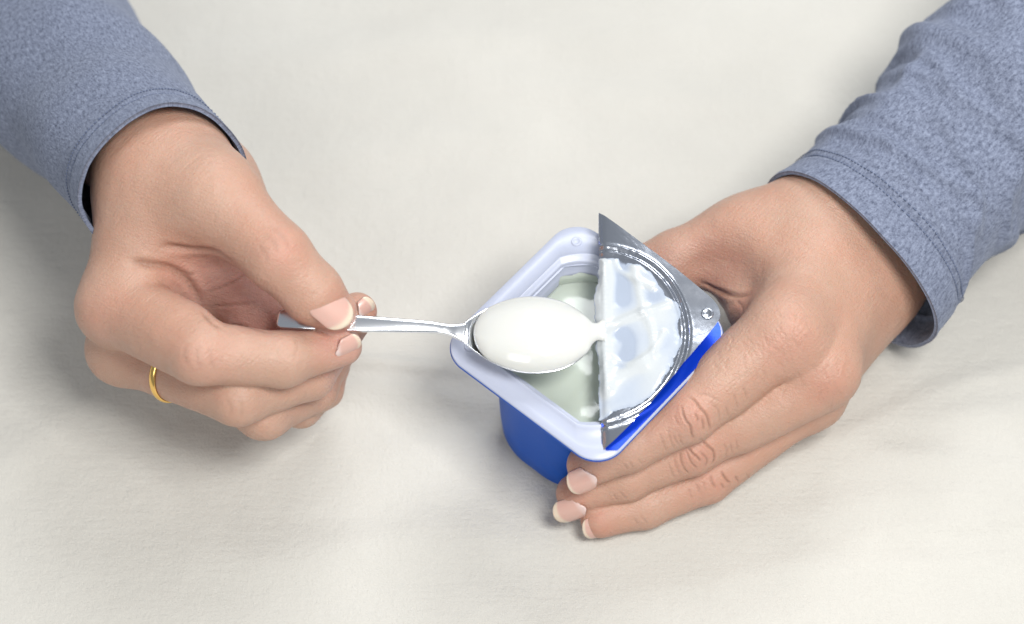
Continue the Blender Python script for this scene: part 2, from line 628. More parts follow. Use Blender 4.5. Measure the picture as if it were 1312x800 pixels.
class Skin:
    """one continuous hand-and-forearm surface grown from rounded limbs"""

    def __init__(self, palm, digits, h=0.7, fine=False):
        allp = [q for s in palm for q in (s[0], s[2])] + [q[0] for d in digits for q in d["j"]]
        allp = np.array(allp)
        self.F = Field(allp.min(0) - 26, allp.max(0) + 26, h)
        f = self.F
        base = f.blank()
        for s in palm:
            f.cone(base, s[0], s[1], s[2], s[3], s[4] if len(s) > 4 else 8, s[5] if len(s) > 5 else None)
        D = base.copy()
        outs = []
        for d in digits:
            j = d["j"]
            b0 = base.copy()
            f.cone(b0, j[0][0], j[0][1], j[1][0], j[1][1], d.get("k", 7))
            D = np.minimum(D, b0)
            ch = f.blank()
            for (p, r), (q, s) in zip(j[:-1], j[1:]):
                f.cone(ch, p, r, q, s, 2.5)
            for e in d.get("extra", ()):
                f.cone(ch, e[0], e[1], e[2], e[3], e[4])
            outs.append(ch)
        for ch in outs:
            D = smin_full(D, ch, 0.9)
        P, Q = surface_nets(D, f.lo, h)
        P = smooth_mesh(P, Q, 4)
        if fine:
            P, Q = subdivide(P, Q)
            P = smooth_mesh(P, Q, 3)
        self.P, self.Q = P, Q
        self.N = normals(P, Q)
        self.red = np.zeros(len(P))
        self.fold = np.zeros(len(P))
        self.palm = np.zeros(len(P))
        self.tree = BVHTree.FromPolygons(P.tolist(), Q.tolist())

    def ray(self, px, py):
        p1 = V(px, py, 0)
        d = nrm(p1 - CAMP)
        hit = self.tree.ray_cast(Vector(CAMP), Vector(d))
        return None if hit[0] is None else (np.array(hit[0]), np.array(hit[1]))

    def creases(self, items):
        """(pixel polyline, width mm, depth mm[, tint]) furrows pressed into the skin"""
        disp = np.zeros(len(self.P))
        for it in items:
            pl, wd, dp = it[:3]
            tint = it[3] if len(it) > 3 else 0.4
            s = spline(pl, 40)
            t = np.linspace(0, 1, 40)
            tap = np.minimum(1, np.minimum(t, 1 - t) * 5 + 0.15)
            pts, tp = [], []
            for (x, y), a in zip(s, tap):
                hit = self.ray(x, y)
                if hit is not None:
                    pts.append(hit[0]); tp.append(a)
            if len(pts) < 3:
                continue
            pts, tp = np.array(pts), np.array(tp)
            lo, hi = pts.min(0) - 5 * wd, pts.max(0) + 5 * wd
            ii = np.where(np.all((self.P > lo) & (self.P < hi), 1))[0]
            if not len(ii):
                continue
            d = np.linalg.norm(self.P[ii][:, None] - pts[None], axis=2)
            k = d.argmin(1)
            d = d[np.arange(len(ii)), k]
            g = np.exp(-(d / wd) ** 2) * tp[k]
            disp[ii] += -dp * g + 0.2 * dp * np.exp(-((d - 2.2 * wd) / (1.1 * wd)) ** 2) * tp[k]
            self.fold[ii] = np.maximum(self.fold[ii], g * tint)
        self.P = self.P + self.N * disp[:, None]

    def blush(self, items):
        for px, py, r, a in items:
            hit = self.ray(px, py)
            if hit is None:
                continue
            d = np.linalg.norm(self.P - hit[0], axis=1)
            self.red = np.maximum(self.red, a * np.exp(-(d / r) ** 2))

    def palmar(self, items):
        for c, r, a in items:
            d = np.linalg.norm(self.P - c, axis=1)
            self.palm = np.maximum(self.palm, a * np.clip(1.5 - d / r, 0, 1))

    def push(self, items):
        """soft bumps (+) and hollows (-): pixel, radius mm, height mm"""
        for px, py, r, hgt in items:
            hit = self.ray(px, py)
            if hit is None:
                continue
            d = np.linalg.norm(self.P - hit[0], axis=1)
            self.P = self.P + self.N * (hgt * np.exp(-(d / r) ** 2))[:, None]
        self.N = normals(self.P, self.Q)
        self.tree = BVHTree.FromPolygons(self.P.tolist(), self.Q.tolist())

    def finish(self, parent):
        self.P = self.P + self.N * (0.10 * fbm(self.P * 0.16, 2))[:, None]
        o = link("hand", self.P, self.Q, SKIN, parent)
        attr(o, "red", np.clip(self.red, 0, 1))
        attr(o, "fold", np.clip(self.fold, 0, 1))
        attr(o, "palm", np.clip(self.palm, 0, 1))
        self.tree = BVHTree.FromPolygons(self.P.tolist(), self.Q.tolist())
        self.obj = o
        return o

    def nail(self, base, tip, width, lift_n, bend=1.0, free=0.16):
        """nail plate from base to tip (world mm), facing lift_n"""
        base, tip = np.asarray(base, float), np.asarray(tip, float)
        ax = nrm(tip - base)
        L = np.linalg.norm(tip - base)
        n = np.asarray(lift_n, float)
        n = nrm(n - ax * (n @ ax))
        side = np.cross(ax, n)
        R = width * 0.62 / bend
        nu, nv = 15, 21
        top = []
        tipv, lun = [], []
        for j in range(nv):
            v = j / (nv - 1)
            half = width / 2 * (1 - 0.55 * max(0, 0.28 - v) ** 2 / 0.28 ** 2) * (1 - 0.22 * max(0, v - 0.72) ** 2 / 0.28 ** 2)
            for i in range(nu):
                u = 2 * i / (nu - 1) - 1
                # rounded base and free edge
                vv = v * L + (1 - v) * L * 0.16 * u * u - v * L * (0.13 * u * u)
                th = u * half / R
                p = base + ax * vv + side * (R * math.sin(th)) + n * (R * (math.cos(th) - 1) - 0.9 * (v - 0.45) ** 2)
                top.append(p)
                tipv.append(min(1, max(0, (v - (1 - free - 0.05 * u * u)) / 0.07)))
                lun.append(max(0, 1 - (v * 4.5) ** 2 - 0.6 * u * u) if free else 0)
        top = np.array(top)
        bot = top - n * 0.45
        P = np.vstack([top, bot])
        f = grid_faces(nu, nv) + grid_faces(nu, nv, off=nu * nv, flip=True)
        m_ = nu * nv
        ring = [i for i in range(nu)] + [j * nu + nu - 1 for j in range(1, nv)] + [(nv - 1) * nu + i for i in range(nu - 2, -1, -1)] + [j * nu for j in range(nv - 2, 0, -1)]
        for a, b in zip(ring, ring[1:] + ring[:1]):
            f.append((b, a, a + m_, b + m_))
        if np.dot(np.cross(top[1] - top[0], top[nu] - top[0]), n) < 0:
            f = [q[::-1] for q in f]
        o = link("fingernail", P, f, NAIL, self.obj)
        attr(o, "tip", tipv * 2)
        attr(o, "lunula", lun * 2)
        return o


# ---------------------------------------------------------------- person
person = empty("person", Z(656, -120, 0))
tag(person, "person in heather blue sleeves holding a spoon and a yogurt cup", "person")

# --- hand that holds the spoon -------------------------------------------
K = -14.0


def A(px, py, c):
    return V(px, py, c + K)


spoon_palm = [
    # forearm and wrist
    (A(40, 48, -62), 22, A(130, 145, -16), 20, 0),
    (A(130, 145, -16), 20, A(210, 222, 19), 17.5, 10),
    (A(222, 205, 14), 16, A(198, 250, 21), 14.5, 10),
    # index and middle metacarpals
    (A(200, 248, 24), 13, A(147, 393, 27), 9.8, 14),
    (A(207, 252, 14), 13, A(157, 448, 10), 9.6, 12),
    # ring and little metacarpals, heel of the palm
    (A(225, 250, 2), 14, A(222, 455, -8), 9, 12),
    (A(250, 250, -6), 15, A(300, 440, -20), 10, 12),
    (A(265, 240, -8), 15, A(342, 390, 10), 13.5, 14),
    (A(300, 330, 6), 12, A(382, 424, 5), 10, 12),
    # ball of the thumb and web
    (A(215, 225, 22), 14.5, A(272, 250, 34), 12, 12),
    (A(262, 268, 22), 11, A(300, 320, 20), 8, 12),
    (A(255, 262, 22), 11, A(180, 345, 20), 9, 12),
    (A(270, 285, 12), 10, A(215, 375, 12), 9, 12),
]
spoon_digits = [
    {"j": [(A(272, 250, 34), 11.6), (A(355, 328, 44), 9.9), (A(401, 376, 41), 8.9), (A(428, 399, 37), 6.8)], "k": 10,
     },
    {"j": [(A(147, 393, 27), 9.8), (A(256, 452, 48), 9.3), (A(362, 461, 42), 8.0), (A(440, 444, 33), 5.6)], "k": 9,
     "extra": [(A(165, 395, 28), 10.0, A(235, 430, 42), 9.4, 6)]},
    {"j": [(A(157, 448, 10), 9.4), (A(305, 508, 36), 8.6), (A(397, 482, 24), 7.0), (A(458, 400, 14), 6.0)], "k": 8},
    {"j": [(A(222, 455, -8), 9.0), (A(338, 528, 22), 8.2), (A(402, 500, 8), 6.8), (A(432, 450, 0), 5.8)], "k": 8},
    {"j": [(A(300, 440, -20), 8.2), (A(385, 520, 4), 6.4), (A(415, 500, -4), 5.6), (A(428, 470, -8), 5.0)], "k": 8},
]
sh = Skin(spoon_palm, spoon_digits, 0.75)
sh.blush([(265, 465, 9, .35), (360, 320, 9, .45), (430, 440, 7, .5), (440, 395, 7, .5), (335, 390, 16, .55), (240, 350, 14, .4), (130, 410, 10, .3), (475, 390, 6, .5)])
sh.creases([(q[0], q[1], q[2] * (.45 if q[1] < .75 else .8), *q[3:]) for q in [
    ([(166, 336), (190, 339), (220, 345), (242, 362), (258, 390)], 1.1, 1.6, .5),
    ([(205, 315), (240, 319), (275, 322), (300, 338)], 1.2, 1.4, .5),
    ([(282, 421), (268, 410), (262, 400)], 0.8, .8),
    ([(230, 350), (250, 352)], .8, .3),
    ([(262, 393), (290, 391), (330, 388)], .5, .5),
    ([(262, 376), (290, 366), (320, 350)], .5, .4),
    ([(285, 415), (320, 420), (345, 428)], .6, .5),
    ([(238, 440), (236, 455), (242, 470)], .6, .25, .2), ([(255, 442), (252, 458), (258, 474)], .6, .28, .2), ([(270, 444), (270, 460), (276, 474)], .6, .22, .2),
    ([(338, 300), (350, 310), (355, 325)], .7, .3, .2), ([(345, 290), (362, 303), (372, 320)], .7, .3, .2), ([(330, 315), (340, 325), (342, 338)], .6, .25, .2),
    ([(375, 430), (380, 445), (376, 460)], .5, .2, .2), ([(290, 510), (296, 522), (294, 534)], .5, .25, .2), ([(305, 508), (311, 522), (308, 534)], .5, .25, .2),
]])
sh.palmar([(A(330, 390, 22), 21, 1.0), (A(290, 350, 22), 10, .6), (A(440, 425, 36), 9, .5), (A(430, 470, 20), 9, .4)])
print('LOW', sh.P[:, 2].min())
sh.finish(person)
sh.nail(A(398, 370, 50.4), A(450, 413, 45.6), 12.0, -FWD * 1.0 + UPV * .22 + RGT * .3, 1.0, .16)
sh.nail(A(431, 455, 41.5), A(464, 440, 38.0), 8.0, -FWD * .75 - UPV * .75 + RGT * .35, 1.0, .18)
sh.nail(A(461, 404, 21.0), A(480, 388, 19.0), 7.0, -FWD * .75 + RGT * .6 - UPV * .3, 1.0, .3)

# --- hand that steadies the cup ------------------------------------------
cup_palm = [
    (V(1260, 130, -44), 18, V(1066, 302, -30), 15.5, 0),
    (V(1310, 190, -44), 18, V(1111, 352, -30), 15.5, 14),
    (V(1066, 302, -30), 15, V(1111, 352, -30), 15, 10),
    # metacarpals
    (V(1055, 318, -21), 13.5, V(1005, 425, 10), 10.6, 14),
    (V(1080, 345, -21), 13.5, V(1056, 476, 5), 9.4, 12),
    (V(1100, 368, -25), 13.5, V(1042, 508, -10), 8.4, 12),
    (V(1104, 370, -30), 13, V(1036, 508, -24), 8, 12),
    # thumb ball and web
    (V(1045, 275, -20), 14, V(955, 305, -22), 12, 12),
    (V(975, 325, -27), 9, V(965, 392, -12), 7.5, 12),
    (V(940, 325, -30), 8, V(948, 372, -22), 6, 10),
    (V(1020, 320, -24), 14, V(1000, 400, -10), 11, 12),
]
cup_digits = [
    {"j": [(V(955, 305, -22), 11.6), (V(868, 335, -24), 9.8), (V(800, 355, -24), 7.5), (V(775, 362, -24), 6)], "k": 9},
    {"j": [(V(1005, 425, 10), 10.4), (V(882, 529, 13), 8.7), (V(806, 572, 11), 7.5), (V(754, 596, 8), 6.6)], "k": 9,
     "extra": [(V(985, 440, 8), 10.2, V(925, 490, 10), 9.3, 6)]},
    {"j": [(V(1056, 476, 4), 9.2), (V(886, 573, 1), 8.2), (V(802, 611, -1), 7.3), (V(739, 633, -4), 6.4)], "k": 8,
     "extra": [(V(1030, 497, 3), 9.4, V(950, 540, 1.5), 8.6, 5)]},
    {"j": [(V(1042, 508, -10), 8.2), (V(905, 613, -10), 7.6), (V(826, 648, -8), 6.9), (V(769, 664, -6), 6.2)], "k": 8},
    {"j": [(V(1036, 508, -24), 7.6), (V(960, 550, -22), 6.4), (V(905, 543, -24), 5.4), (V(890, 520, -26), 4.8)], "k": 8},
]
ch = Skin(cup_palm, cup_digits, 0.72, True)
ch.push([(1008, 425, 9, .3), (1068, 482, 8, .3), (886, 534, 8, .35), (892, 580, 7, .3), (905, 618, 6, .3), (925, 340, 10, -3.2), (950, 362, 8, -3.0), (900, 345, 7, -1.5)])
ch.blush([(1012, 440, 10, .45), (1062, 492, 9, .45), (886, 534, 8, .5), (895, 582, 7, .45), (910, 620, 7, .4), (735, 610, 8, .6), (722, 645, 8, .6), (752, 672, 8, .6),
          (905, 335, 14, .4), (950, 390, 6, .5)])


cr = []
for d_, w_, t_, lines in [
    (.5, .34, .62, [[(873, 521), (875, 531), (879, 540), (884, 546), (886, 556), (889, 563)],
                     [(879, 507), (890, 514), (896, 522), (905, 532), (909, 544), (911, 551)],
                     [(897, 561), (905, 570), (914, 579), (915, 589), (912, 596)],
                     [(881, 572), (887, 581), (894, 587), (898, 592)],
                     [(924, 604), (930, 614), (936, 620)]]),
    (.36, .34, .42, [[(890, 530), (894, 537), (894, 542)], [(899, 536), (901, 544), (902, 552)], [(896, 579), (904, 586), (906, 592), (904, 598)],
                   [(879, 577), (884, 590), (889, 597), (893, 600)], [(871, 579), (872, 590), (877, 601), (882, 608)], [(910, 609), (912, 617), (917, 626)],
                   [(924, 620), (928, 626)], [(942, 610), (946, 618)]]),
    (.18, .34, .2, [[(806, 591), (812, 601)], [(794, 630), (802, 640)], [(910, 517), (920, 525), (922, 532), (922, 544)], [(864, 531), (866, 540), (870, 545)], [(869, 555), (872, 565), (876, 571)],
                    [(862, 555), (866, 565), (871, 571)], [(855, 550), (860, 565), (864, 575)], [(892, 505), (905, 506), (920, 514)], [(845, 556), (850, 568), (855, 580)],
                    [(863, 586), (866, 597), (871, 609)], [(856, 592), (860, 604), (865, 613)], [(927, 569), (931, 577), (929, 587)], [(936, 568), (938, 582)], [(943, 564), (945, 577)],
                    [(892, 620), (896, 632)], [(900, 616), (904, 628)], [(882, 626), (887, 640)], [(956, 606), (960, 613)], [(799, 594), (804, 602)], [(817, 588), (823, 595)],
                    [(786, 633), (790, 641)], [(820, 661), (830, 671)], [(812, 665), (818, 672)], [(930, 520), (934, 535)], [(940, 505), (946, 524)], [(952, 496), (958, 512)]])]:
    cr += [(q, w_, d_, t_) for q in lines]
r_ = random.Random(11)
for cx_, cy_, rad, n_ in ((1006, 428, 34, 60), (1066, 480, 26, 34), (955, 468, 30, 22), (1000, 500, 28, 10)):
    for i in range(n_):
        x_, y_ = r_.gauss(cx_, rad * .6), r_.gauss(cy_, rad * .6)
        an = r_.choice((1.05, 1.05, 2.0)) + r_.gauss(0, .22)
        l_ = r_.uniform(6, 15)
        cr.append(([(x_ - math.cos(an) * l_, y_ - math.sin(an) * l_), (x_ + r_.uniform(-1.5, 1.5), y_ + r_.uniform(-1.5, 1.5)), (x_ + math.cos(an) * l_, y_ + math.sin(an) * l_)], .36, r_.uniform(.03, .08), .08))
cr += [([(898, 362), (918, 372), (940, 379), (962, 378)], .8, .8, .4), ([(943, 386), (951, 394), (950, 404)], .6, .2, .15)]
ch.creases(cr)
print('LOW', ch.P[:, 2].min())
ch.finish(person)
dors = nrm(np.array([-0.25, -1.0, 0.25]))
ch.nail(V(764, 613, 14.8), V(730, 629, 12.2), 10.4, dors, 1.0, .12)
ch.nail(V(750, 652, 2.4), V(711, 666, -2.5), 10.0, dors, 1.0, .22)
ch.nail(V(779, 677, -1), V(748, 686, -3.0), 9.4, dors, 1.0, .16)


# ---------------------------------------------------------------- sleeves
def sleeve(axis, radii, hem_u, name_seed, wrinkles, twist=0.0, hem_w=9.0, flare=None):
    """axis: world points from the cuff towards the elbow; radii: (a, b) per point"""
    nu, nv = 150, 150
    C = spline(axis, nv)
    Rr = spline(radii, nv)
    T = nrm(np.gradient(C, axis=0))
    s = np.concatenate([[0], np.cumsum(np.linalg.norm(np.diff(C, axis=0), axis=1))])
    P, U = [], []
    for j in range(nv):
        side = nrm(np.cross(T[j], -FWD))
        up = np.cross(side, T[j])
        th = np.linspace(0, 2 * math.pi, nu, endpoint=False)
        d = np.cos(th)[:, None] * side + np.sin(th)[:, None] * up
        cs, sn = np.cos(th), np.sin(th)
        cs, sn = np.sign(cs) * np.abs(cs) ** .86, np.sign(sn) * np.abs(sn) ** .86
        base = C[j] + cs[:, None] * side * Rr[j, 0] + sn[:, None] * up * Rr[j, 1]
        P.append(base)
        U.append(np.stack([th, np.full(nu, s[j])], 1))
    P = np.array(P)
    U = np.array(U)
    flat = P.reshape(-1, 3)
    th, ss = U[..., 0].ravel(), U[..., 1].ravel()
    F = grid_faces(nu, nv, True)
    Nn = normals(flat, np.array(F))
    cen = np.repeat(C, nu, 0)
    if np.mean(np.sum(Nn * (flat - cen), 1)) < 0:
        Nn = -Nn
        F = [q[::-1] for q in F]
    disp = wrinkles(th, ss, flat)
    disp = disp + 0.22 * fbm(flat * 0.09 + name_seed, 3)
    # hem: turned-up double layer, a groove at the seam
    disp += 0.55 * (1 / (1 + np.exp((ss - hem_w) * 2.2))) - 0.7 * np.exp(-((ss - hem_w) / 0.8) ** 2) + 0.25 * np.exp(-((ss - 1.0) / 1.2) ** 2)
    if flare is not None:
        flat = flat + flare(th, ss)
    out = flat + Nn * disp[:, None]
    inn = out - Nn * 1.3
    V_ = np.vstack([out, inn])
    m_ = len(out)
    F2 = F + [tuple(i + m_ for i in q[::-1]) for q in F]
    for i in range(nu):
        a, b = i, (i + 1) % nu
        q = (b, a, a + m_, b + m_)
        F2.append(q)
    o = link("sleeve", V_, F2, JERSEY, person)
    uvl = o.data.uv_layers.new(name="UVMap")
    uvv = np.vstack([np.stack([th * 0.028, ss * 0.001], 1)] * 2)
    li = np.empty(len(o.data.loops), np.int32)
    o.data.loops.foreach_get("vertex_index", li)
    uvl.data.foreach_set("uv", uvv[li].ravel().astype(np.float32))
    # stitches along the hem seam: short thread tubes lying in the groove
    O = out.reshape(nv, nu, 3)
    NN = Nn.reshape(nv, nu, 3)
    sv, sf = [], []
    for row_off in (0.0, 2.4):
        jr = int(np.argmin(np.abs(s - hem_w - row_off)))
        for i in range(0, nu):
            a = O[jr, i] + NN[jr, i] * 0.25
            b = O[jr, (i + 1) % nu] + NN[jr, (i + 1) % nu] * 0.25
            q = a + (b - a) * 0.62
            t = nrm(q - a)
            n1 = NN[jr, i]
            n2 = np.cross(t, n1)
            o0 = len(sv)
            for c_, r_ in ((a, .12), (a + (q - a) * .5 + n1 * .1, .28), (q, .12)):
                for k in range(5):
                    an = 2 * math.pi * k / 5
                    sv.append(c_ + r_ * (n1 * math.cos(an) + n2 * math.sin(an)))
            sf += grid_faces(5, 3, True, o0)
    st = link("stitching", sv, sf, THREAD, o)
    st["kind"] = "stuff"
    return o


def wr_spoon(th, s, P):
    w_ = 1.3 * np.sin(s * 0.12 + 2.2 * np.cos(th + 1)) * np.clip((s - 14) / 30, 0, 1)
    return w_ + 1.0 * fbm(P * 0.025 + 4, 2) * np.clip((s - 10) / 20, 0, 1)


sleeve([A(211, 238, 24), A(180, 200, 8), A(130, 145, -16), A(70, 78, -46), A(-40, -40, -84)],
       [(25, 25.5), (25.5, 25.5), (27, 27), (30, 29), (34, 32)], 9, 1.0, wr_spoon, hem_w=8.5)


def wr_cup(th, s, P):
    # gathers that start at the inner side and fade over the top of the arm
    g = 0
    r = random.Random(5)
    for i in range(9):
        s0 = 16 + i * 8.5 + r.uniform(-2, 2)
        tilt = r.uniform(5, 14)
        amp = r.uniform(1.4, 3.0)
        cen = s0 + tilt * np.cos(th + 0.3)
        g = g + amp * np.exp(-((s - cen) / r.uniform(2.4, 4.2)) ** 2) * np.clip(0.25 + 0.9 * np.cos(th - math.pi + 0.6), 0.0, 1)
    q = np.stack([s * .10 + 1.5 * np.cos(th + .4), 1.1 * np.cos(th), 1.1 * np.sin(th)], 1)
    g = .8 * g + 2.6 * np.exp(-(vnoise(q + 31) / .3) ** 2)
    return (g + 1.6 * fbm(P * 0.035 + 8, 2) - 1.5) * np.clip((s - 10) / 9, 0, 1)


sleeve([V(1089, 334, -23), V(1113, 311, -26), V(1160, 262, -32), V(1230, 190, -38), V(1340, 90, -46), V(1420, 20, -52)],
       [(35, 27.5), (34, 27.5), (32, 27.5), (34, 29), (39, 31), (42, 33)], 10, 2.0, wr_cup, hem_w=11)

# ---------------------------------------------------------------- yogurt cup
CUP_H = 50.0
cc = Z(752, 435, CUP_H)
CX, CY = cc[0], cc[1]
ROT = math.radians(-40.7)
SIDE = 63.5


def rsq(half, r, n=16):
    """rounded square outline, counter-clockwise, 4*n points"""
    out = []
    for q in range(4):
        a0 = q * math.pi / 2
        cx = (half - r) * (1 if q in (0, 3) else -1)
        cy = (half - r) * (1 if q in (0, 1) else -1)
        for i in range(n):
            a = a0 + (i + 0.5) / n * math.pi / 2
            out.append((cx + r * math.cos(a), cy + r * math.sin(a)))
    return np.array(out)


def cupxy(q, z):
    q = np.atleast_2d(q)
    c, s = math.cos(ROT), math.sin(ROT)
    z = np.broadcast_to(np.asarray(z, float), (len(q),))
    return np.stack([CX + q[:, 0] * c - q[:, 1] * s, CY + q[:, 0] * s + q[:, 1] * c, z], 1)


cup = empty("yogurt_cup", (CX, CY, 0))
tag(cup, "blue plastic yogurt cup with white square rim and peeled foil lid", "yogurt cup")


def loops_mesh(loops, close_ends=(False, False)):
    n = len(loops[0])
    P = np.vstack(loops)
    F = grid_faces(n, len(loops), True)
    if close_ends[0]:
        F.append(tuple(range(n))[::-1])
    if close_ends[1]:
        F.append(tuple(range(len(P) - n, len(P))))
    return P, F


NB = 24
half = SIDE / 2
body = []
for z, hf, r in [(0.4, 21, 19), (0.0, 22.4, 20), (0.8, 23.6, 20.5), (2.5, 24.4, 21), (10, 24.9, 21.5), (30, 25.6, 22), (44, 26.2, 22.5), (45, 26.5, 22.6), (46, 27.2, 23), (48.6, 27.4, 23)]:
    body.append(cupxy(rsq(hf, r, NB), z))
sq0 = rsq(SIDE / 2, 9.3, NB)
body += [cupxy(sq0 * 0.985, 48.2), cupxy(sq0 * 1.001, 48.4), cupxy(sq0 * 1.005, 48.9), cupxy(sq0 * 1.004, 49.25), cupxy(sq0 * 0.995, 49.3)]
P, F = loops_mesh(body, (True, False))
link("cup_body", P, F, BLUE_PS, cup)

# white rim: square flange, raised sealing ring and the inner wall, one moulded piece
sq = rsq(half, 9.3, NB)
ang = np.arctan2(sq[:, 1], sq[:, 0])


def circ(R, sqf=0.0):
    c = np.stack([R * np.cos(ang), R * np.sin(ang)], 1)
    return c * (1 - sqf) + rsq(R * 0.97, R * 0.62, NB) * sqf


RIM = CUP_H
rim = [
    cupxy(circ(27.6), RIM - 1.6), cupxy(sq * 0.985, RIM - 1.6), cupxy(sq, RIM - 1.2), cupxy(sq * 1.0, RIM - 0.35), cupxy(sq * 0.992, RIM),
    cupxy(sq * 0.6 + circ(30.6, .12) * 0.4, RIM), cupxy(circ(30.45, .12), RIM), cupxy(circ(30.05, .12), RIM + 0.75), cupxy(circ(29.45, .12), RIM + 0.75),
    cupxy(circ(28.95, .12), RIM - 0.35), cupxy(circ(28.35, .12), RIM - 0.2), cupxy(circ(27.8, .12), RIM - 1.0), cupxy(circ(27.5, .12), RIM - 3.5),
    cupxy(circ(26.6, .12), RIM - 4.2), cupxy(circ(26.2, .12), RIM - 5.0), cupxy(circ(25.8, .15), RIM - 14), cupxy(circ(25.2, .15), RIM - 22)]
P, F = loops_mesh(rim)
rim_o = link("rim", P, F, WHITE_PS, cup)


def dot(center, nvec, r=1.9, mat_=None, parent=None, name="embossed_dot"):
    """a little moulded ring"""
    nvec = nrm(nvec)
    e1 = nrm(np.cross(nvec, [0.3, 1, 0.2]))
    e2 = np.cross(nvec, e1)
    pts = []
    prof = [(0.0, 0.15), (0.45, 0.12), (0.62, 0.3), (0.8, 0.42), (0.95, 0.28), (1.05, -0.25)]
    n = 20
    for rr, hh in prof:
        for i in range(n):
            a = 2 * math.pi * i / n
            pts.append(np.asarray(center) + r * max(rr, .01) * (e1 * math.cos(a) + e2 * math.sin(a)) + nvec * hh)
    f = grid_faces(n, len(prof), True)
    if np.dot(np.cross(pts[n + 1] - pts[n], pts[2 * n] - pts[n]), nvec) < 0:
        f = [q[::-1] for q in f]
    return link(name, pts, f, mat_, parent)


for q in ((-1, 1), (-1, -1)):
    c_ = cupxy(np.array(q) * (half - 6.8), RIM)[0]
    dot(c_, (0, 0, 1), 1.7, WHITE_PS, rim_o)

# yogurt left in the cup
yz = RIM - 8.2
loops = []
for k, t in enumerate(np.linspace(1, 0.02, 22)):
    c_ = circ(25.9 * t, .15 * t)
    z = yz + 1.3 * t ** 14 + 0.5 * fbm(np.c_[c_ * 0.06, np.zeros(len(c_))] + 5, 2)
    loops.append(cupxy(c_, z))
wall = cupxy(circ(25.7, .15), yz - 18)
P, F = loops_mesh([wall] + loops, (True, True))
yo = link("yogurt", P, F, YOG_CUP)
tag(yo, "pale runny yogurt filling the blue cup below its white rim", "yogurt")

# yogurt clinging to the inner wall
cl_P, cl_F = [], []
nA, nB = 160, 10
for i in range(nA):
    a = 2 * math.pi * i / nA
    cut = 0.5 + 0.5 * vnoise(np.array([[math.cos(a) * 2.3 + 5, math.sin(a) * 2.3, 1.7]]))[0] + .22 * vnoise(np.array([[math.cos(a) * 9 + 5, math.sin(a) * 9, 4.7]]))[0]
    topz = yz + 1.0 + max(0.3, 6.2 * cut)
    for j in range(nB):
        v = j / (nB - 1)
        z = yz - 0.5 + (topz - yz + .5) * v
        t = (RIM - z)
        Rw = 26.2 if t > 5 else 26.2 + (5 - t) * 0.25
        Rw = min(Rw, 27.2)
        thick = 0.15 + 0.75 * math.sqrt(max(0, 1 - v ** 4)) + .25 * (1 - v) ** 2
        q = np.array([[math.cos(a), math.sin(a)]]) * (Rw - thick) * (1 + .0)
        cl_P.append(cupxy(q, z)[0])
cl_P = np.array(cl_P).reshape(nA, nB, 3)
cl = cl_P.transpose(1, 0, 2).reshape(-1, 3)
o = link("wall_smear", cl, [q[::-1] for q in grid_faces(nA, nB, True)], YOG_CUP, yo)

# ---------------------------------------------------------------- foil lid (peeled and folded over)
# lid coordinates: the rim's own square; the fold line runs across it
foldA = Z(771, 577, RIM + .6)       # near end of the fold, on the rim
foldB = Z(767, 271, RIM + 10.5)     # far end, lifted
flap_tip = Z(927, 398, RIM + 9.0)
# lower layer: the part still stuck to the rim, right of the fold
fd = foldB[:2] - foldA[:2]
fdir = fd / np.linalg.norm(fd)
rightn = np.array([fdir[1], -fdir[0]])
if rightn[0] < 0:
    rightn = -rightn
FL = np.linalg.norm(foldB - foldA)
c2, s2 = math.cos(-ROT), math.sin(-ROT)


def lidloc(xy):
    d = np.asarray(xy) - np.array([CX, CY])
    return np.array([d[..., 0] * c2 - d[..., 1] * s2, d[..., 0] * s2 + d[..., 1] * c2]).T


ns, nt_ = 90, 70


def right_extent(p0):
    """distance from p0 along rightn to the edge of the rounded lid square"""
    H, r = half - .5, 9.0
    ts = np.linspace(0, 60, 601)
    L_ = lidloc(p0[None] + ts[:, None] * rightn)
    q = np.abs(L_) - (H - r)
    d = np.linalg.norm(np.maximum(q, 0), axis=1) + np.minimum(q.max(1), 0) - r
    ins = np.where(d <= 0)[0]
    return ts[ins[-1]] if len(ins) else 0.0


u_axis = (foldB - foldA) / FL
tipd = flap_tip - foldA
tu = tipd @ u_axis
perp = tipd - u_axis * tu
tw = np.linalg.norm(perp)
w_axis = perp / tw
fn = nrm(np.cross(w_axis, u_axis))
if fn[2] < 0:
    fn = -fn


def flap_width(u):
    """triangle with a rounded outer corner; u in mm along the fold from the near end"""
    w0 = tw * 1.03
    wa = w0 * np.clip(u / tu, 0, None) ** .86
    wb = w0 * np.clip((FL - u) / (FL - tu), 0, None)
    k = 9.0
    a, b = wa, wb
    hh = np.maximum(k - np.abs(a - b), 0) / k
    return np.minimum(a, b) - hh * hh * k * 0.25


ecu, ecw, eR = FL * 0.47, -3.5, 30.0


def flap_h(u, w_):
    """embossing, crimps and slack of the flap, mm along its normal"""
    r = np.hypot(u - ecu, (w_ - ecw) * 1.0)
    h = 0.55 * np.exp(-((r - eR) / 0.55) ** 2) + 0.4 * np.exp(-((r - eR + 2.2) / 0.5) ** 2) - 0.3 * np.exp(-((r - eR + 1.1) / 0.5) ** 2)
    q = np.stack([u * 0.9, w_ * 0.9, np.zeros_like(u)], -1).reshape(-1, 3)
    cr_ = fbm(q, 2).reshape(u.shape)
    h = h + 0.07 * cr_ * np.exp(-((r - eR + 1.2) / 1.6) ** 2) + 0.012 * cr_
    q2 = np.stack([u * 0.07, w_ * 0.07, np.ones_like(u)], -1).reshape(-1, 3)
    h = h + 0.5 * vnoise(q2).reshape(u.shape) * np.clip(w_ / 8, 0, 1)
    h = h + 2.2 * np.sin(np.clip(w_ / tw, 0, 1) * math.pi) * 0.6
    return h


